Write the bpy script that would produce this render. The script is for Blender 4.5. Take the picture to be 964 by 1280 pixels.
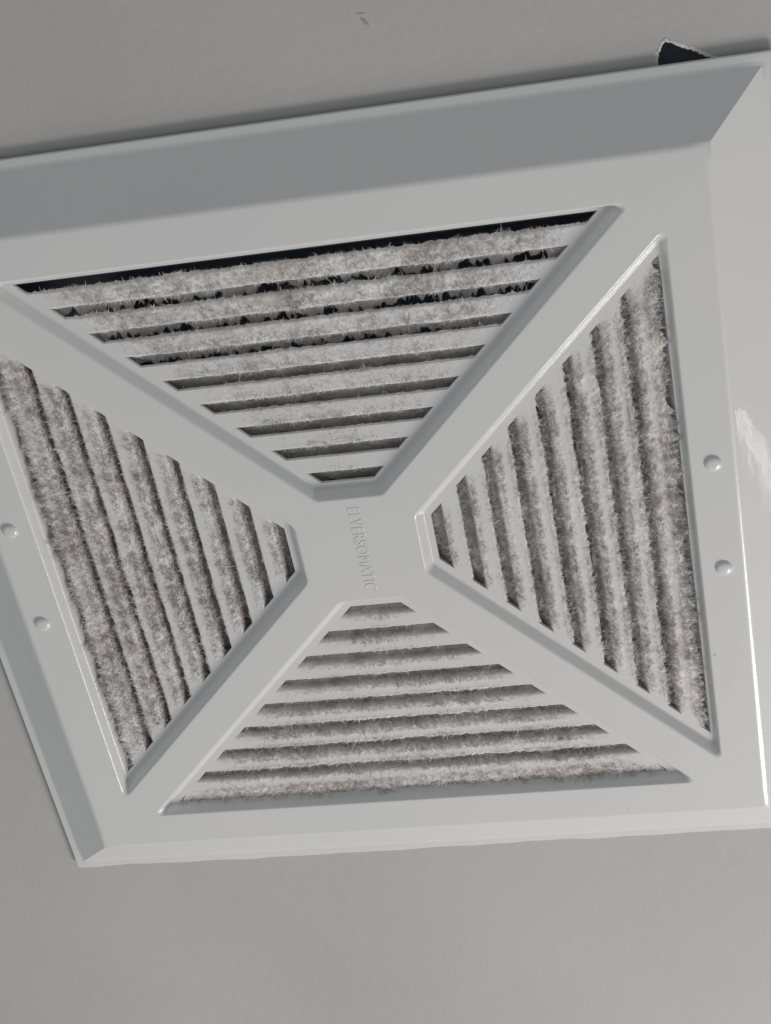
import bpy, bmesh, math, random
import numpy as np
from mathutils import Matrix, Vector
from mathutils.geometry import tessellate_polygon

for o in list(bpy.data.objects):
    bpy.data.objects.remove(o, do_unlink=True)
random.seed(4)
rng = np.random.default_rng(7)
S = 0.01                      # everything below is written in centimetres
CEIL_Z = 2.4                  # height of the cover's front face above the floor, metres
# the cover's own frame: x right, y up along the grille, z out of its face (down into the room)
ROOT = Matrix.Translation((0, 0, CEIL_Z)) @ Matrix.Rotation(math.pi, 4, 'X')
scene = bpy.context.scene
C = scene.collection

# ---------------------------------------------------------------- camera
CR = Matrix(((0.97692543, -0.18145144, -0.11265911),
             (0.09358428, 0.83781076, -0.5378802),
             (0.19198615, 0.51492573, 0.83545964)))
cam_loc = Vector((12.1058807, 30.85654354, 47.76783113)) * S
cam_d = bpy.data.cameras.new('camera')
cam = bpy.data.objects.new('camera', cam_d)
C.objects.link(cam)
cam.matrix_world = ROOT @ (Matrix.Translation(cam_loc) @ CR.transposed().to_4x4())
cam_d.sensor_fit = 'VERTICAL'
cam_d.sensor_height = 24.0
cam_d.lens = 24.0 * 2151.23 / 1280.0
cam_d.clip_start = 0.01
cam_d.clip_end = 50
scene.camera = cam

# ---------------------------------------------------------------- world, lamps, exposure
w = bpy.data.worlds.new('World')
scene.world = w
w.use_nodes = True
w.node_tree.nodes['Background'].inputs[0].default_value = (0.962, 1.0, 1.02, 1)
w.node_tree.nodes['Background'].inputs[1].default_value = 0.285

def area(name, direction, dist, size, size_y, watts, col, aim=(0, 0, 0), roll=0.0):
    d = bpy.data.lights.new(name, 'AREA')
    d.shape = 'RECTANGLE'
    d.size, d.size_y = size, size_y
    d.energy = watts
    d.color = col
    o = bpy.data.objects.new(name, d)
    C.objects.link(o)
    v = Vector(direction).normalized()
    aim = Vector(aim) * S
    q = v.to_track_quat('Z', 'Y').to_matrix().to_4x4() @ Matrix.Rotation(roll, 4, 'Z')
    o.matrix_world = ROOT @ (Matrix.Translation(aim + v * dist) @ q)
    return o

area('window_light', (0.46, -0.69, 0.56), 1.25, 0.46, 0.46, 9.45, (1.0, 0.946, 0.928))
# a narrow bright slit of light, seen only as a ragged glint on the right flange
sl = area('slit_light', (0.795, -0.51, 0.318), 1.10, 0.12, 0.003, 0.022, (1.0, 0.97, 0.95), aim=(13.2, 2.5, -.4))
_z = Vector((0.795, -0.51, 0.318)).normalized()
_x = Vector((-1.4, -8.1, -2.7)); _x = (_x - _z * _x.dot(_z)).normalized()
_m = Matrix((_x, _z.cross(_x), _z)).transposed().to_4x4()
_m.translation = Vector((97.6, -54.8, 36.6)) * S
sl.matrix_world = ROOT @ _m
scene.view_settings.view_transform = 'Standard'
scene.view_settings.look = 'None'
scene.view_settings.exposure = 0
scene.view_settings.gamma = 1
scene.view_settings.use_curve_mapping = False
scene.cycles.max_bounces = 6

# ---------------------------------------------------------------- helpers
def new_mat(name):
    m = bpy.data.materials.new(name)
    m.use_nodes = True
    nt = m.node_tree
    return m, nt, nt.nodes['Principled BSDF']

def N(nt, typ, **kw):
    n = nt.nodes.new(typ)
    for k, v in kw.items():
        if k in n.inputs:
            n.inputs[k].default_value = v
        else:
            setattr(n, k, v)
    return n

def mesh_obj(name, verts, faces, mat, parent=None, smooth=True, sharp=None, local=True):
    me = bpy.data.meshes.new(name)
    me.from_pydata([(v[0] * S, v[1] * S, v[2] * S) for v in verts], [], faces)
    me.validate()
    me.polygons.foreach_set('use_smooth', [smooth] * len(me.polygons))
    if sharp is not None:
        me.set_sharp_from_angle(angle=math.radians(sharp))
    me.materials.append(mat)
    o = bpy.data.objects.new(name, me)
    C.objects.link(o)
    if parent is not None:
        o.parent = parent
    else:
        o.matrix_world = ROOT
    return o

def rotg(x, y, g):
    """turn a point of the top louvre field into field g (0 top, 1 right, 2 bottom, 3 left)"""
    for _ in range(g):
        x, y = y, -x
    return x, y

def vnoise(x, y, z, seed=0):
    """value noise, numpy, 0..1"""
    xi, yi, zi = np.floor(x).astype(np.int64), np.floor(y).astype(np.int64), np.floor(z).astype(np.int64)
    fx, fy, fz = x - xi, y - yi, z - zi
    fx, fy, fz = [f * f * (3 - 2 * f) for f in (fx, fy, fz)]
    def h(a, b, c):
        n = (a * 374761393 + b * 668265263 + c * 2147483647 + seed * 974634777) & 0xFFFFFFFF
        n = ((n ^ (n >> 13)) * 1274126177) & 0xFFFFFFFF
        n = ((n ^ (n >> 16)) * 2246822519) & 0xFFFFFFFF
        return ((n ^ (n >> 15)) & 0xFFFFFF) / float(0xFFFFFF)
    r = 0
    for a in (0, 1):
        for b in (0, 1):
            for c in (0, 1):
                wgt = (fx if a else 1 - fx) * (fy if b else 1 - fy) * (fz if c else 1 - fz)
                r = r + wgt * h(xi + a, yi + b, zi + c)
    return r

# ---------------------------------------------------------------- materials
def plastic_material():
    m, nt, b = new_mat('aged_white_plastic')
    tc = N(nt, 'ShaderNodeTexCoord')
    n1 = N(nt, 'ShaderNodeTexNoise', Scale=9.0, Detail=4.0)
    n2 = N(nt, 'ShaderNodeTexNoise', Scale=900.0, Detail=2.0)
    n3 = N(nt, 'ShaderNodeTexNoise', Scale=60.0, Detail=3.0)
    for n in (n1, n2, n3):
        nt.links.new(tc.outputs['Object'], n.inputs['Vector'])
    r = N(nt, 'ShaderNodeValToRGB')
    r.color_ramp.elements[0].position = 0.35
    r.color_ramp.elements[0].color = (0.725, 0.732, 0.728, 1)
    r.color_ramp.elements[1].position = 0.7
    r.color_ramp.elements[1].color = (0.76, 0.756, 0.75, 1)
    nt.links.new(n1.outputs['Fac'], r.inputs['Fac'])
    # tiny specks of grime
    vo = N(nt, 'ShaderNodeTexVoronoi', Scale=38.0)
    nt.links.new(tc.outputs['Object'], vo.inputs['Vector'])
    sp = N(nt, 'ShaderNodeMapRange')
    sp.inputs['From Min'].default_value = 0.012
    sp.inputs['From Max'].default_value = 0.03
    sp.inputs['To Min'].default_value = 0.72
    sp.inputs['To Max'].default_value = 1.0
    nt.links.new(vo.outputs['Distance'], sp.inputs['Value'])
    mx = N(nt, 'ShaderNodeMix', data_type='RGBA', blend_type='MULTIPLY')
    mx.inputs[0].default_value = 1.0
    nt.links.new(r.outputs['Color'], mx.inputs[6])
    nt.links.new(sp.outputs['Result'], mx.inputs[7])
    nt.links.new(mx.outputs[2], b.inputs['Base Color'])
    rr = N(nt, 'ShaderNodeMapRange')
    rr.inputs['To Min'].default_value = 0.22
    rr.inputs['To Max'].default_value = 0.32
    nt.links.new(n3.outputs['Fac'], rr.inputs['Value'])
    nt.links.new(rr.outputs['Result'], b.inputs['Roughness'])
    b.inputs['Specular IOR Level'].default_value = 0.45
    b.inputs['Coat Weight'].default_value = 0.55
    b.inputs['Coat Roughness'].default_value = 0.04
    n4 = N(nt, 'ShaderNodeTexNoise', Scale=150.0, Detail=4.0, Roughness=0.6)
    nt.links.new(tc.outputs['Object'], n4.inputs['Vector'])
    cb = N(nt, 'ShaderNodeBump', Strength=0.045, Distance=0.0004)
    nt.links.new(n4.outputs['Fac'], cb.inputs['Height'])
    nt.links.new(cb.outputs['Normal'], b.inputs['Coat Normal'])
    ad = N(nt, 'ShaderNodeMath', operation='MULTIPLY_ADD')
    nt.links.new(n3.outputs['Fac'], ad.inputs[0])
    ad.inputs[1].default_value = 1.5
    nt.links.new(n2.outputs['Fac'], ad.inputs[2])
    bp = N(nt, 'ShaderNodeBump', Strength=0.05, Distance=0.0005)
    nt.links.new(ad.outputs[0], bp.inputs['Height'])
    nt.links.new(bp.outputs['Normal'], b.inputs['Normal'])
    return m

def ceiling_material():
    m, nt, b = new_mat('painted_plaster')
    tc = N(nt, 'ShaderNodeTexCoord')
    n1 = N(nt, 'ShaderNodeTexNoise', Scale=5.0, Detail=5.0)
    n2 = N(nt, 'ShaderNodeTexNoise', Scale=420.0, Detail=4.0)
    n3 = N(nt, 'ShaderNodeTexNoise', Scale=90.0, Detail=4.0)
    for n in (n1, n2, n3):
        nt.links.new(tc.outputs['Object'], n.inputs['Vector'])
    r = N(nt, 'ShaderNodeValToRGB')
    r.color_ramp.elements[0].position = 0.35
    r.color_ramp.elements[0].color = (0.485, 0.474, 0.464, 1)
    r.color_ramp.elements[1].position = 0.68
    r.color_ramp.elements[1].color = (0.548, 0.534, 0.522, 1)
    nt.links.new(n1.outputs['Fac'], r.inputs['Fac'])
    nt.links.new(r.outputs['Color'], b.inputs['Base Color'])
    b.inputs['Roughness'].default_value = 0.62
    b.inputs['Specular IOR Level'].default_value = 0.3
    ad = N(nt, 'ShaderNodeMath', operation='MULTIPLY_ADD')
    nt.links.new(n3.outputs['Fac'], ad.inputs[0])
    ad.inputs[1].default_value = 1.6
    nt.links.new(n2.outputs['Fac'], ad.inputs[2])
    bp = N(nt, 'ShaderNodeBump', Strength=0.16, Distance=0.0008)
    nt.links.new(ad.outputs[0], bp.inputs['Height'])
    nt.links.new(bp.outputs['Normal'], b.inputs['Normal'])
    return m

def lint_material(name, dark, pale):
    m, nt, b = new_mat(name)
    tc = N(nt, 'ShaderNodeTexCoord')
    n1 = N(nt, 'ShaderNodeTexNoise', Scale=260.0, Detail=5.0, Roughness=0.65)
    n2 = N(nt, 'ShaderNodeTexNoise', Scale=110.0, Detail=3.0)
    for n in (n1, n2):
        nt.links.new(tc.outputs['Object'], n.inputs['Vector'])
    ad = N(nt, 'ShaderNodeMath', operation='ADD')
    nt.links.new(n1.outputs['Fac'], ad.inputs[0])
    nt.links.new(n2.outputs['Fac'], ad.inputs[1])
    r = N(nt, 'ShaderNodeValToRGB')
    e = r.color_ramp.elements
    e[0].position = 0.30
    e[0].color = dark
    e[1].position = 0.64
    e[1].color = pale
    ml = N(nt, 'ShaderNodeMath', operation='MULTIPLY')
    ml.inputs[1].default_value = 0.5
    nt.links.new(ad.outputs[0], ml.inputs[0])
    nt.links.new(ml.outputs[0], r.inputs['Fac'])
    av = N(nt, 'ShaderNodeAttribute', attribute_name='lint_cover')
    mx = N(nt, 'ShaderNodeMix', data_type='RGBA')
    mx.inputs[6].default_value = (0.735, 0.73, 0.72, 1)      # where the lint thins out the plastic shows
    nt.links.new(av.outputs['Fac'], mx.inputs[0])
    nt.links.new(r.outputs['Color'], mx.inputs[7])
    nt.links.new(mx.outputs[2], b.inputs['Base Color'])
    b.inputs['Roughness'].default_value = 0.95
    b.inputs['Specular IOR Level'].default_value = 0.1
    return m

def flat_material(name, col, rough=0.8, bump=0.0, scale=300.0):
    m, nt, b = new_mat(name)
    tc = N(nt, 'ShaderNodeTexCoord')
    n = N(nt, 'ShaderNodeTexNoise', Scale=scale, Detail=4.0)
    nt.links.new(tc.outputs['Object'], n.inputs['Vector'])
    mr = N(nt, 'ShaderNodeMix', data_type='RGBA')
    mr.inputs[6].default_value = tuple(c * 0.85 for c in col) + (1,)
    mr.inputs[7].default_value = tuple(min(1, c * 1.12) for c in col) + (1,)
    nt.links.new(n.outputs['Fac'], mr.inputs[0])
    nt.links.new(mr.outputs[2], b.inputs['Base Color'])
    b.inputs['Roughness'].default_value = rough
    if bump:
        bp = N(nt, 'ShaderNodeBump', Strength=bump, Distance=0.001)
        nt.links.new(n.outputs['Fac'], bp.inputs['Height'])
        nt.links.new(bp.outputs['Normal'], b.inputs['Normal'])
    return m

PLASTIC = plastic_material()
PLASTER = ceiling_material()
LINT = lint_material('grey_lint', (0.45, 0.42, 0.395, 1), (0.90, 0.885, 0.865, 1))
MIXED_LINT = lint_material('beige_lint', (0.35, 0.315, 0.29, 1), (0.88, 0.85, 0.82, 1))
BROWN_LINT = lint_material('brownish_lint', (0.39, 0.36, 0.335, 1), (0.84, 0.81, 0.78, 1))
PAPER = flat_material('torn_white_paper', (0.72, 0.71, 0.69), 0.9, 0.5)
DARK = flat_material('dark_sheet_metal', (0.38, 0.44, 0.54), 0.6)
SMUDGE = flat_material('grey_grime', (0.36, 0.35, 0.34), 0.8)

# ---------------------------------------------------------------- the ceiling and the hole behind the cover
CZ = -1.48                    # ceiling surface, cm behind the cover's face
coarse = [(11.25, 13.9), (11.46, 14.82), (11.50, 15.05), (11.62, 15.30), (11.72, 15.40),
          (11.90, 15.34), (12.10, 15.20), (12.30, 15.10), (12.50, 15.00), (12.70, 14.88), (12.95, 14.74), (13.3, 14.5), (12.6, 13.0)]
coarse = [(x_, y_ - .04) for x_, y_ in coarse]
notch = []
for i in range(len(coarse) - 1):
    a, b_ = coarse[i], coarse[i + 1]
    for k in range(5):
        t = k / 5
        notch.append((a[0] + (b_[0] - a[0]) * t + random.uniform(-.02, .02), a[1] + (b_[1] - a[1]) * t + random.uniform(-.022, .022)))
notch.append(coarse[-1])
hole = [(-12.4, 12.4), (11.0, 12.4)] + notch + [(12.6, -12.4), (-12.4, -12.4)]
BIG = 220
outer = [(-BIG, BIG), (BIG, BIG), (BIG, -BIG), (-BIG, -BIG)]
pl = [[Vector((x, y, 0)) for x, y in outer], [Vector((x, y, 0)) for x, y in hole]]
tris = tessellate_polygon(pl)
cv = [(x, y, CZ) for x, y in outer + hole]
def face_up(vs, fs):
    out = []
    for f in fs:
        a, b2, c = [vs[i] for i in f]
        n = (b2[0] - a[0]) * (c[1] - a[1]) - (b2[1] - a[1]) * (c[0] - a[0])
        if abs(n) < 1e-12:
            continue
        out.append(tuple(f) if n > 0 else tuple(reversed(f)))
    return out
cf = face_up(cv, tris)
nh = len(hole)
base = len(cv)
cv += [(x, y, CZ) for x, y in hole] + [(x, y, CZ - 1.3) for x, y in hole]
for i in range(nh):
    j = (i + 1) % nh
    cf.append((base + i, base + j, base + nh + j, base + nh + i))
ceiling = mesh_obj('ceiling', cv, cf, PLASTER, smooth=False)
ceiling['kind'] = 'structure'
ceiling['label'] = 'grey painted plaster ceiling around the vent cover'

# ragged white paper edge of the notch
pv, pf = [], []
path = notch[:-1]
for i, (x, y) in enumerate(path):
    a = path[max(0, i - 1)]
    b_ = path[min(len(path) - 1, i + 1)]
    tx, ty = b_[0] - a[0], b_[1] - a[1]
    L = math.hypot(tx, ty) or 1
    nx, ny = -ty / L, tx / L
    wd = random.uniform(.045, .10)
    pv += [(x - nx * .012, y - ny * .012, CZ - .10), (x - nx * .016, y - ny * .016, CZ + .012), (x + nx * wd * .4, y + ny * wd * .4, CZ + random.uniform(.018, .04)),
           (x + nx * wd, y + ny * wd, CZ + .003)]
    if i:
        k = 4 * i
        for q in range(3):
            pf.append((k - 4 + q, k - 3 + q, k + 1 + q, k + q))
torn = mesh_obj('torn_edge', pv, pf, PAPER, parent=ceiling, smooth=True)
torn['label'] = 'ragged white torn paper edge of the cut notch'

# cracks and scuffs in the plaster near the notch
def crack(name, pts, width):
    v, f = [], []
    pts = [(x_, y_ - .04) for x_, y_ in pts]
    for i, (x, y) in enumerate(pts):
        a = pts[max(0, i - 1)]
        b_ = pts[min(len(pts) - 1, i + 1)]
        tx, ty = b_[0] - a[0], b_[1] - a[1]
        L = math.hypot(tx, ty) or 1
        nx, ny = -ty / L, tx / L
        ww = width * (0.15 if i in (0, len(pts) - 1) else random.uniform(.5, 1.0))
        v += [(x - nx * ww, y - ny * ww, CZ + .003), (x, y, CZ + .012), (x + nx * ww, y + ny * ww, CZ + .003)]
        if i:
            k = 3 * i
            f += [(k - 3, k - 2, k + 1, k), (k - 2, k - 1, k + 2, k + 1)]
    o = mesh_obj(name, v, f, SMUDGE, parent=ceiling)
    return o
def wander(x0, y0, x1, y1, n, j):
    return [(x0 + (x1 - x0) * i / n + random.uniform(-j, j), y0 + (y1 - y0) * i / n + random.uniform(-j, j)) for i in range(n + 1)]
crack('plaster_scuff', wander(3.18, 17.35, 3.38, 17.10, 4, .03), .06)
crack('plaster_scuff', wander(3.05, 17.5, 3.3, 17.48, 3, .03), .025)

# dark fan housing seen through notch and slots
hv = []
for z, s_ in ((CZ - 1.31, 11.3), (CZ - 16, 11.3)):
    hv += [(-s_, -s_, z), (s_, -s_, z), (s_, s_, z), (-s_, s_, z)]
hf = [(0, 1, 5, 4), (1, 2, 6, 5), (2, 3, 7, 6), (3, 0, 4, 7), (4, 5, 6, 7)]
# flange that the plaster lies against, with the opening left free
fl = 25
hv += [(-fl, -fl, CZ - 1.31), (fl, -fl, CZ - 1.31), (fl, fl, CZ - 1.31), (-fl, fl, CZ - 1.31)]
for i in range(4):
    j = (i + 1) % 4
    hf.append((i, j, 8 + j, 8 + i))
housing = mesh_obj('fan_housing', hv, hf, DARK, smooth=False)
housing['label'] = 'dark metal fan housing showing black through the slots and the notch above the vent cover'
housing['category'] = 'fan housing'

# ---------------------------------------------------------------- the vent cover
cover = bpy.data.objects.new('vent_cover', None)
cover.empty_display_size = 0.05
C.objects.link(cover)
cover.matrix_world = ROOT
cover['label'] = 'square white plastic ceiling vent cover with four louvre fields clogged by grey lint'
cover['category'] = 'vent cover'

A0, SW, E1, D = 10.93, 0.40, 1.636, 0.386      # first slot, slot width, end line of the slots, recess depth
F, CRS, HC, G, HG = 12.63, 14.44, 1.20, 14.72, 1.22
TH = 0.13

def rounded(corners, radii, seg=6):
    """corner-rounded closed polygon, fixed number of points"""
    out = []
    n = len(corners)
    for i in range(n):
        p = Vector(corners[i]); a = Vector(corners[i - 1]); b_ = Vector(corners[(i + 1) % n])
        u = (a - p).normalized(); v = (b_ - p).normalized()
        ang = u.angle(v)
        r = radii[i]
        d = r / math.tan(ang / 2)
        c = p + (u + v).normalized() * (r / math.sin(ang / 2))
        s0 = p + u * d; s1 = p + v * d
        a0 = math.atan2(s0.y - c.y, s0.x - c.x); a1 = math.atan2(s1.y - c.y, s1.x - c.x)
        da = (a1 - a0 + math.pi) % (2 * math.pi) - math.pi
        for k in range(seg + 1):
            t = a0 + da * k / seg
            out.append((c.x + r * math.cos(t), c.y + r * math.sin(t)))
    return out

def trap(yo, yi, e):
    return [(-(yo - e), yo), (-(yi - e), yi), (yi - e, yi), (yo - e, yo)]      # counter-clockwise

V, Fc = [], []
def addring(pts, z):
    b0 = len(V)
    for i, (x, y) in enumerate(pts):
        V.append((x, y, z[i] if isinstance(z, (list, tuple)) else z))
    return b0, len(pts)
def bridge(r0, r1, flip=False):
    a, n = r0
    b_, _ = r1
    for i in range(n):
        j = (i + 1) % n
        Fc.append((a + i, b_ + i, b_ + j, a + j) if flip else (a + i, a + j, b_ + j, b_ + i))

face_holes = []
for g in range(4):
    rings = []
    # (progress of the wall 0..1, depth)
    prof = [(-0.10, 0.0), (0.0, 0.0)]
    R1 = 0.30
    for k in range(1, 6):
        t = k / 5
        prof.append((R1 * t, -D * 0.16 * t * t))
    prof += [(0.72, -D * 0.80)]
    for k in range(1, 6):
        t = k / 5
        prof.append((0.72 + 0.28 * t, -D * (0.80 + 0.20 * (1 - (1 - t) ** 2))))
    prof.append((1.06, -D))
    for s, z in prof:
        yo = 11.24 - 0.24 * s
        yi = 2.03 + 0.30 * s
        e = 0.86 + 0.44 * s
        r = [max(.05, .16 - .08 * s), .42 - .18 * s, .42 - .18 * s, max(.05, .16 - .08 * s)]
        pts = [rotg(x, y, g) for x, y in rounded(trap(yo, yi, e), r)]
        rings.append(addring(pts, z))
    face_holes.append(rings[0])
    for a, b_ in zip(rings, rings[1:]):
        bridge(a, b_)
    # floor between wall and slot envelope
    env = trap(A0, A0 - 8 - SW, E1)
    seg = 7
    wall_last = rings[-1]
    e4 = [rotg(x, y, g) for x, y in env]
    ring_env = []
    for i in range(4):
        for k in range(seg):
            ring_env.append(e4[i])
    re = addring(ring_env, -D)
    a, n = wall_last
    b_ = re[0]
    for i in range(n):
        j = (i + 1) % n
        if i % seg == seg - 1:
            Fc.append((a + i, a + j, b_ + j, b_ + i))
        else:
            Fc.append((a + i, a + j, b_ + j))
    # edges of the slots: thickness of the sheet, and the lip that runs down behind slot 0
    lo = trap(A0, A0 - 8 - SW, E1)
    b1 = len(V)
    for (x, y) in lo:
        xx, yy = rotg(x, y, g)
        V.append((xx, yy, -D))
    lo2 = [(lo[0][0], lo[0][1]), lo[1], lo[2], lo[3]]
    b2 = len(V)
    for (x, y) in lo2:
        xx, yy = rotg(x, y, g)
        V.append((xx, yy, -D - TH))
    for i in (0, 1, 2):
        Fc.append((b1 + i, b1 + i + 1, b2 + i + 1, b2 + i))
    b3 = len(V)
    lipp = [(0, 0), (-.03, -.10), (-.08, -.25), (-.16, -.45), (-.26, -.65), (-.40, -.85)]
    for dy, dz in lipp:
        hx = A0 - E1 + .10 + abs(dz) * .3
        for sx in (-1, 1):
            xx, yy = rotg(sx * hx, A0 + dy * (1.0, 1.9, 1.3, 1.3)[g], g)
            V.append((xx, yy, -D - .004 + dz))
    for i in range(len(lipp) - 1):
        k = b3 + 2 * i
        Fc.append((k, k + 2, k + 3, k + 1))

# outer part: face -> fillet -> sloping flange -> fillet -> lip -> edge
def square_ring(h, z, n=40, wav=0.0):
    pts, zs = [], []
    cs = [(-h, -h), (h, -h), (h, h), (-h, h)]
    for i in range(4):
        a, b_ = cs[i], cs[(i + 1) % 4]
        for k in range(n):
            t = k / n
            x, y = a[0] + (b_[0] - a[0]) * t, a[1] + (b_[1] - a[1]) * t
            dz = 0
            if wav and i == 0:
                q = vnoise(np.array([x * .8]), np.array([3.3]), np.array([0.5]), 5)[0] - .5
                q2 = vnoise(np.array([x * 2.7]), np.array([1.3]), np.array([0.5]), 6)[0] - .5
                y += wav * (q * 1.2 + q2 * .5) - wav * .3
            pts.append((x, y)); zs.append(z)
    return pts, zs
prof = [(F - .16, 0), (F - .10, 0)]
slope = (HC) / (CRS - F)
for k in range(1, 7):
    t = k / 6
    prof.append((F - .10 + .22 * t, -slope * .22 * t * t / 2))
prof += [(CRS - .10, -HC + .10 * slope)]
for k in range(1, 5):
    t = k / 4
    prof.append((CRS - .10 + .16 * t, -HC + .10 * slope * (1 - t) ** 1.5))
prof += [(G - .05, -HC - .004), (G - .015, -HC - .015), (G, -HC - .04), (G, -HC - .14), (G - .1, -HC - .145)]
rings = []
for h, z in prof:
    p_, z_ = square_ring(h, z, wav=.17 if h > CRS + .1 else 0)
    rings.append(addring(p_, z_))
for a, b_ in zip(rings, rings[1:]):
    bridge(a, b_, flip=True)
# front face between flange and the four fields
def ringpts(r):
    return [Vector(V[r[0] + i]) for i in range(r[1])]
polys = [rings[0]] + face_holes
pl = [ringpts(r) for r in polys]
idx = [r[0] + i for r in polys for i in range(r[1])]
for f in tessellate_polygon(pl):
    f = tuple(idx[i] for i in f)
    Fc += face_up(V, [f]) if False else []
    a, b_, c = [V[i] for i in f]
    n = (b_[0] - a[0]) * (c[1] - a[1]) - (b_[1] - a[1]) * (c[0] - a[0])
    if abs(n) > 1e-10:
        Fc.append(f if n > 0 else f[::-1])
panel = mesh_obj('face_panel', V, Fc, PLASTIC, parent=cover)
bm = bmesh.new(); bm.from_mesh(panel.data)
bmesh.ops.remove_doubles(bm, verts=bm.verts, dist=1e-6)
bmesh.ops.dissolve_degenerate(bm, edges=bm.edges, dist=1e-7)
bmesh.ops.recalc_face_normals(bm, faces=bm.faces)
# the front must look out of the face (+z of the cover)
if sum(f.normal.z * f.calc_area() for f in bm.faces) < 0:
    bmesh.ops.reverse_faces(bm, faces=bm.faces)
bm.to_mesh(panel.data); bm.free()
panel.data.polygons.foreach_set('use_smooth', [True] * len(panel.data.polygons))
panel.data.set_sharp_from_angle(angle=math.radians(38))

# small moulded bosses on the left and right rails
def boss_mesh():
    v, f = [], []
    prof = [(.295, -.02), (.285, .012), (.262, .045), (.225, .072), (.17, .088), (.10, .095), (0.03, .096)]
    prof = [(r, z * 1.3) for r, z in prof]
    n = 28
    for r, z in prof:
        for k in range(n):
            a = 2 * math.pi * k / n
            v.append((r * math.cos(a), r * math.sin(a), z))
    for i in range(len(prof) - 1):
        for k in range(n):
            j = (k + 1) % n
            f.append((i * n + k, i * n + j, (i + 1) * n + j, (i + 1) * n + k))
    f.append(tuple((len(prof) - 1) * n + k for k in range(n)))
    return v, f
bv, bf = boss_mesh()
b0 = None
for x, y in ((11.92, 2.05), (11.94, -2.0), (-12.0, 2.1), (-12.0, -1.88)):
    if b0 is None:
        b0 = mesh_obj('moulded_boss', bv, bf, PLASTIC, parent=panel)
        o = b0
    else:
        o = b0.copy(); C.objects.link(o); o.parent = panel
    o.location = (x * S, y * S, 0)

# raised lettering down the middle
td = bpy.data.curves.new('lettering', 'FONT')
td.body = 'ELVERSOMATIC'
td.size = 0.60 * S
td.extrude = 0.001 * S
td.bevel_depth = 0.0065 * S
td.bevel_resolution = 1
td.space_character = 1.1
td.align_x = 'CENTER'
tmp = bpy.data.objects.new('lettering', td)
C.objects.link(tmp)
bpy.context.view_layer.update()
tm = bpy.data.meshes.new_from_object(tmp.evaluated_get(bpy.context.evaluated_depsgraph_get()))
bpy.data.objects.remove(tmp, do_unlink=True)
co = np.zeros(len(tm.vertices) * 3); tm.vertices.foreach_get('co', co); co = co.reshape(-1, 3)
mn, mxx = co.min(0), co.max(0)
co[:, 0] = (co[:, 0] - (mn[0] + mxx[0]) / 2) * (3.36 * S / (mxx[0] - mn[0]))
co[:, 1] = (co[:, 1] - mn[1]) * (0.42 * S / (mxx[1] - mn[1]))
new = np.stack([co[:, 1] - 0.14 * S, -co[:, 0] + 0.02 * S, co[:, 2] + .006 * S], 1)
tm.vertices.foreach_set('co', new.ravel())
tm.materials.clear(); tm.materials.append(PLASTIC)
tm.update()
letters = bpy.data.objects.new('lettering', tm)
C.objects.link(letters)
letters.parent = panel
letters['label'] = 'small raised moulded letters ELVERSOMATIC'

# ---------------------------------------------------------------- slats and their lint
def slat_profile(vane=.55, r=.07, drop=.27):
    """(dy, z) along the front of a slat, from its outer edge, over the front, down the vane behind the next slot"""
    p = [(0.0, -D - TH), (0.0, -D - .02), (-.012, -D)]
    wd = 1 - SW
    for k in range(1, 6):
        p.append((-.012 - (wd - .02 - r) * k / 5, -D))
    cx, cz = -(wd - r - .008), -D - r
    for k in range(1, 7):
        a = math.radians(90 + 80 * k / 6)
        p.append((cx + r * math.cos(a), cz + r * math.sin(a)))
    y0, z0 = p[-1]
    p.append((y0 - .03, z0 - drop + r))
    y0, z0 = p[-1]
    for k in range(1, 6):
        t = k / 5 * vane
        p.append((y0 - t * math.cos(math.radians(27)), z0 - t * math.sin(math.radians(27))))
    return p
BEND = (.06, .08, .11, .07)
DROP = (.31, .34, .30, .58)
def vane_len(j, g):
    return {0: [.16, .18, .36]}.get(g, [])[j] if g == 0 and j < 3 else (.36 if (g, j) in ((1, 0), (1, 2), (1, 3)) else (.70 if g == 0 else .58))

def half_len(y, z, yi_edge):
    depth = max(0.0, -D - z)
    base = (y if y > yi_edge else yi_edge) - E1
    return base - (0.0) + depth * 0.55

def slat_geom(j, g):
    yo = A0 - j - SW
    yi = A0 - j - 1
    PROF = slat_profile(vane_len(j, g), BEND[g], DROP[g])
    rows = []
    for dy, z in PROF:
        y = yo + dy
        rows.append((y, z, half_len(y, z, yi)))
    v, f = [], []
    nx = 2
    for y, z, h in rows:
        for sx in (-1, 1):
            xx, yy = rotg(sx * h, y, g)
            v.append((xx, yy, z))
    for i in range(len(rows) - 1):
        k = 2 * i
        f.append((k, k + 2, k + 3, k + 1))
    # back side
    off = len(v)
    for i, (y, z, h) in enumerate(rows):
        if i < 3:
            yy0, zz0 = y - .002, -D - TH
        elif z >= -D - .02:
            yy0, zz0 = y, -D - TH
        else:
            yy0, zz0 = y + .10, z - .085
        for sx in (-1, 1):
            xx, yy = rotg(sx * h, yy0, g)
            v.append((xx, yy, zz0))
    for i in range(2, len(rows) - 1):
        k = off + 2 * i
        f.append((k, k + 1, k + 3, k + 2))
    k = 2 * (len(rows) - 1)
    f.append((k, k + 1, off + k + 1, off + k))
    return v, f

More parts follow.
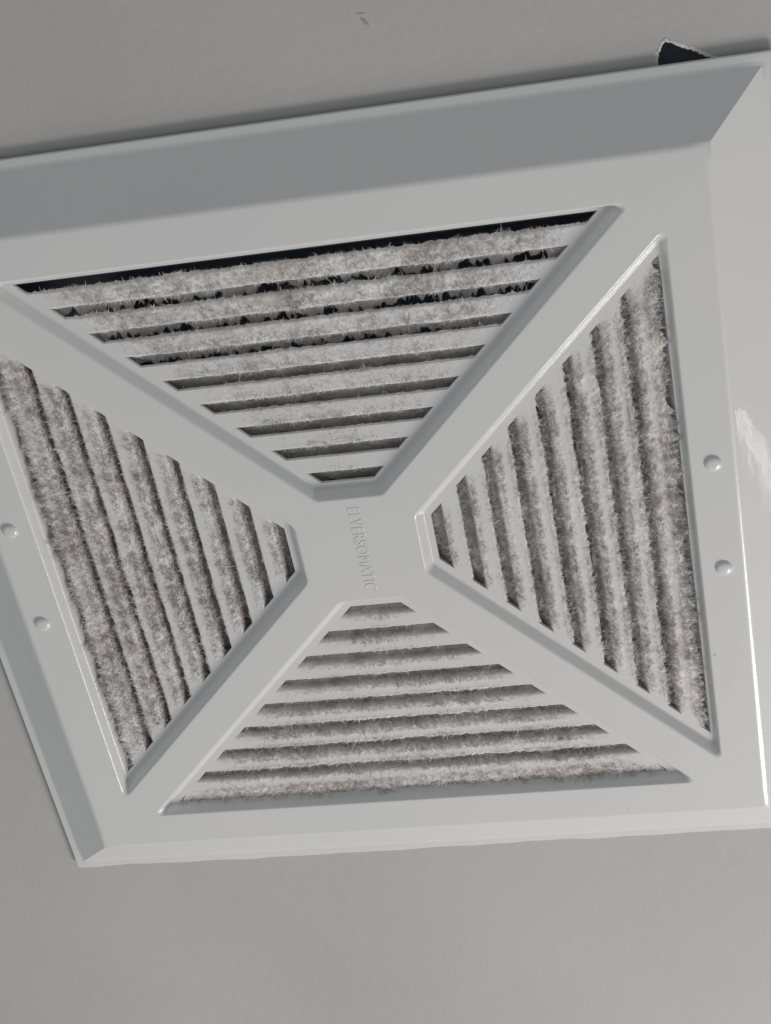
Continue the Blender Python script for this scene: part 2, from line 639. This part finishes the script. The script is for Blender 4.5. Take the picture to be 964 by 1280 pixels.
# how thick the lint is: per field, outermost slat to innermost (cm)
THICK = {0: [.085, .07, .07, .06, .05, .04, .032, .028],
         1: [.15, .14, .12, .11, .09, .075, .06, .05],
         2: [.09, .09, .09, .085, .07, .06, .05, .045],
         3: [.12, .12, .115, .11, .10, .095, .085, .07]}
FUZZ = {0: [1.1, 1.0, .9, .75, .7, .6, .5, .4],
        1: [1.7, 1.5, 1.3, 1.2, 1.1, 1.0, .9, .7],
        2: [1.3, 1.2, 1.2, 1.0, .9, .8, .7, .55],
        3: [1.6, 1.5, 1.4, 1.3, 1.2, 1.1, 1.0, .8]}

def lint_mesh(j, g):
    yo = A0 - j - SW
    yi = A0 - j - 1
    # resample the profile finely
    PROF = slat_profile(vane_len(j, g) + .05, BEND[g], DROP[g])
    P = np.array(PROF[1:])
    over = (.0, .20, .40, .12)[g] if j == 0 else .0
    P = np.concatenate([[[over, -D - .10], [over * .5, -D - .035]], P[1:]], 0)
    dl = np.hypot(np.diff(P[:, 0]), np.diff(P[:, 1]))
    s = np.concatenate([[0], np.cumsum(dl)])
    ns = int(s[-1] / .042)
    ss = np.linspace(0, s[-1], ns)
    py = np.interp(ss, s, P[:, 0]); pz = np.interp(ss, s, P[:, 1])
    ty, tz = np.gradient(py, ss), np.gradient(pz, ss)
    ln = np.hypot(ty, tz); ty, tz = ty / ln, tz / ln
    ny, nz = tz, -ty
    ny = np.where(nz < 0, -ny, ny); nz = np.abs(nz)          # out of the slat
    y = yo + py
    depth = np.maximum(0, -D - pz)
    hl = np.maximum(y, yi) - E1 + depth * .55
    nu = max(24, int(2 * hl.max() / .048))
    u = np.linspace(-1, 1, nu)
    X = u[None, :] * hl[:, None]
    Y = np.repeat(y[:, None], nu, 1)
    Z = np.repeat(pz[:, None], nu, 1)
    NY = np.repeat(ny[:, None], nu, 1); NZ = np.repeat(nz[:, None], nu, 1)
    sd = g * 31 + j
    th = THICK[g][j]
    big = vnoise(X * .7 + 9 * j, Y * .7 + 5, Z * .7 + g * 7, sd)
    mid = vnoise(X * 3.1 + 3 * j, Y * 4 + 5, Z * 4 + g * 7, sd + 1)
    fin = vnoise(X * 9 + 3 * j, Y * 10 + 5, Z * 10 + g * 7, sd + 2)
    fin2 = vnoise(X * 21 + 3 * j, Y * 21, Z * 21 + g * 7, sd + 3)
    enddist = (hl[:, None] - np.abs(X))
    ramp_len = {0: 1.5, 1: .7, 2: 1.6, 3: .45}[g]
    onfront = np.clip(1 - depth / .10, 0, 1)[:, None]
    # ends of the slat fronts are nearly clean, the vanes are coated to the end
    endramp = np.clip((enddist - .12) / ramp_len, 0, 1) * onfront + (1 - onfront) * np.clip((enddist + .25) / .3, .55, 1)
    sfront = 1.0
    cover_ = np.clip(endramp, 0, 1) ** .7
    fpos = np.clip((ss - over) / .6, 0, 1)[:, None]               # 0 at the outer edge of the slat, 1 at the bend
    low = (.0, .05, .25, .45, .55, .6, .65, .7)[j] * (1.0, 1.0, .9, .55)[g]
    sfront = 1 - onfront * (1 - np.clip((fpos - .62) / .38, 0, 1) * .8) * low
    if g in (1, 2):
        streak = np.exp(-(np.abs(fpos - .46) / .27) ** 3)
        sfront = 1 - onfront * streak * (.70, .78, .85, .88, .9, .9, .9, .9)[j]
    if g == 3:
        streak = np.exp(-(np.abs(fpos - .40) / .30) ** 4)
        sfront = sfront * (1 - onfront * streak * (.55, .6, .7, .75, .8, .82, .85, .85)[j])
    amt = cover_ * (.35 + .65 * big) * sfront
    if g == 2:
        amt *= (1 - .15 * onfront)
    vane = np.clip((depth - .05) / .15, 0, 1)[:, None]
    tip = np.clip((ss[-1] - ss) / .16, 0, 1)[:, None]
    s_b = over + .60
    th = th * (1 - (.2, .30, .45, .5)[g] * np.exp(-((ss - s_b) / .13) ** 2))[:, None]
    th_ = th * (1 + (.2, .6, .5, .1)[g] * vane) * (.35 + .65 * tip)
    T = th_ * amt * (.30 + (.45, .45, .45, .9)[g] * mid - (0, 0, 0, .2)[g] + .75 * (fin - .30) + .55 * (fin2 - .5))
    T = T * 1.2 - .006 + (fin2 - .5) * .012 * cover_
    RAG = (1 - tip) * ((fin - .38) * (.6 if g == 0 else .25) + (fin2 - .5) * .15 + (mid - .42) * (.65 if g == 0 else .4) + .22 * np.clip(1.3 - enddist, 0, 1)) * (1 if vane_len(j, g) < .5 else .3)
    lead = np.clip(1 - ss / (over + .05), 0, 1)[:, None] * (1.0 if over > .05 else 0.0)
    RAG = RAG - lead * ((mid - .5) * .9 + (fin - .5) * .9) * over - lead * (over + .02) * (1 - cover_)
    JY = (fin - .5) * .03 - RAG; JX = (fin2 - .5) * .03
    VX = X + JX; VY = Y + NY * T + JY * np.maximum(np.maximum(amt, (1 - tip) * .8), lead); VZ = Z + NZ * T
    idx = np.arange(ns * nu).reshape(ns, nu)
    quads = np.stack([idx[:-1, :-1], idx[1:, :-1], idx[1:, 1:], idx[:-1, 1:]], -1).reshape(-1, 4)
    verts = np.stack([VX, VY, VZ], -1).reshape(-1, 3)
    # fibres
    area_cm = 2 * hl.mean() * ss[-1]
    dens = 720
    nf = int(area_cm * dens * (0.55 + .3 * FUZZ[g][j]))
    fu = rng.uniform(0, nu - 1.001, nf)
    # crowd the fibres towards the outer edge and the bend
    pick = rng.random(nf)
    w_out = (.40, .26, .14, .05, .03, .02, .02, .02)[j] + (.10 if g in (1, 2) else 0)
    bend = (over + .60) / ss[-1]
    fs = np.where(pick < w_out, rng.beta(1.2, 7, nf),
                  np.where(pick < w_out + .34, np.clip(rng.normal(bend, .10, nf), 0, 1), rng.random(nf))) * (ns - 1.001)
    i0 = fu.astype(int); k0 = fs.astype(int)
    a = amt[k0, i0]
    keep = rng.random(nf) < np.clip(a * 1.5, 0.02, 1) * np.clip((mid[k0, i0] + fin[k0, i0] - .45) * 1.6, .12, 1)
    i0, k0, a = i0[keep], k0[keep], a[keep]
    nf = len(i0)
    fr1, fr2 = rng.random(nf)[:, None], rng.random(nf)[:, None]
    G3 = verts.reshape(ns, nu, 3)
    i1 = np.minimum(i0 + 1, nu - 1); k1 = np.minimum(k0 + 1, ns - 1)
    root = G3[k0, i0] * (1 - fr1) + G3[k1, i1] * fr1
    root = root * .9 + (G3[k1, i0] * fr2 + G3[k0, i1] * (1 - fr2)) * .1
    nrm = np.stack([np.zeros(nf), NY[k0, i0], NZ[k0, i0]], 1)
    R3 = root * 6.5
    fld = np.stack([vnoise(R3[:, 0], R3[:, 1], R3[:, 2], 40 + q_) + .6 * vnoise(R3[:, 0] * 2.3, R3[:, 1] * 2.3, R3[:, 2] * 2.3, 50 + q_) - .8 for q_ in range(3)], 1) * 3.0
    clump = vnoise(root[:, 0] * 4.5, root[:, 1] * 4.5, root[:, 2] * 4.5, 61)
    rnd = fld + .45 * rng.normal(size=(nf, 3))
    dirn = nrm * .60 + rnd * .62
    dirn[:, 1] += np.where(k0 < ns * .12, .9 if j == 0 else .5, 0)
    dirn /= np.linalg.norm(dirn, axis=1)[:, None]
    # never start into the slat
    dn = (dirn * nrm).sum(1)
    dirn += nrm * np.where(dn < 0.05, .1 - dn, 0)[:, None]
    length = rng.gamma(2.4, .043, nf) * (.45 + .65 * FUZZ[g][j] * .8) * (.4 + .8 * a)
    length = np.clip(length, .03, .32) * np.where((k0 < ns * .12) & (j == 0), (.75, 1.3, 1.3, 1.2)[g], 1.0)
    length = length * (.45 + 1.25 * clump ** 1.5)
    curl = np.roll(fld, 1, axis=1) * .7 + rng.normal(size=(nf, 3)) * .85
    side = np.cross(dirn, rng.normal(size=(nf, 3)))
    side /= np.linalg.norm(side, axis=1)[:, None] + 1e-9
    wdt = rng.uniform(.0055, .0115, nf)[:, None]
    p0 = root - dirn * .01
    p1 = p0 + dirn * (length * .4)[:, None]
    d2 = dirn + curl * .6; d2 /= np.linalg.norm(d2, axis=1)[:, None]
    p2 = p1 + d2 * (length * .35)[:, None]
    d3 = d2 + curl * .9; d3 /= np.linalg.norm(d3, axis=1)[:, None]
    p3 = p2 + d3 * (length * .35)[:, None]
    fv = np.stack([p0 - side * wdt, p0 + side * wdt, p1 - side * wdt * .9, p1 + side * wdt * .9,
                   p2 - side * wdt * .6, p2 + side * wdt * .6, p3], 1).reshape(-1, 3)
    b0_ = len(verts) + np.arange(nf)[:, None] * 7
    fq = np.concatenate([b0_ + np.array([0, 1, 3, 2]), b0_ + np.array([2, 3, 5, 4])], 0)
    ft = b0_ + np.array([4, 5, 6])
    thin = np.concatenate([np.clip(T / (THICK[g][j] * .28), 0, 1).ravel() * np.clip(cover_ * 1.3, 0, 1).ravel(), np.repeat(np.clip(a * 2, .35, 1), 7)])
    verts = np.concatenate([verts, fv], 0)
    # into field g
    x, yv = verts[:, 0].copy(), verts[:, 1].copy()
    for _ in range(g):
        x, yv = yv, -x
    verts = np.stack([x, yv, verts[:, 2]], 1) * S
    me = bpy.data.meshes.new('lint')
    nq, nt_ = len(quads) + len(fq), len(ft)
    loops = np.concatenate([quads.ravel(), fq.ravel(), ft.ravel()]).astype(np.int32)
    me.vertices.add(len(verts)); me.vertices.foreach_set('co', verts.ravel().astype(np.float32))
    me.loops.add(len(loops)); me.loops.foreach_set('vertex_index', loops)
    me.polygons.add(nq + nt_)
    st = np.concatenate([np.arange(nq) * 4, nq * 4 + np.arange(nt_) * 3]).astype(np.int32)
    me.polygons.foreach_set('loop_start', st)
    me.update(calc_edges=True)
    me.polygons.foreach_set('use_smooth', np.ones(nq + nt_, dtype=bool))
    at = me.attributes.new('lint_cover', 'FLOAT', 'POINT')
    at.data.foreach_set('value', thin.astype(np.float32))
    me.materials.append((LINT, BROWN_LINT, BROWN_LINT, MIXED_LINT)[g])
    return me

ntri = 0
for g in range(4):
    for j in range(8):
        v, f = slat_geom(j, g)
        sl = mesh_obj('slat', v, f, PLASTIC, parent=cover, smooth=True, sharp=38)
        me = lint_mesh(j, g)
        ntri += sum(len(p.vertices) - 2 for p in []) 
        lo_ = bpy.data.objects.new('lint', me)
        C.objects.link(lo_)
        lo_.parent = sl
        lo_['kind'] = 'stuff'
        ntri += len(me.polygons)
print('lint polygons', ntri)
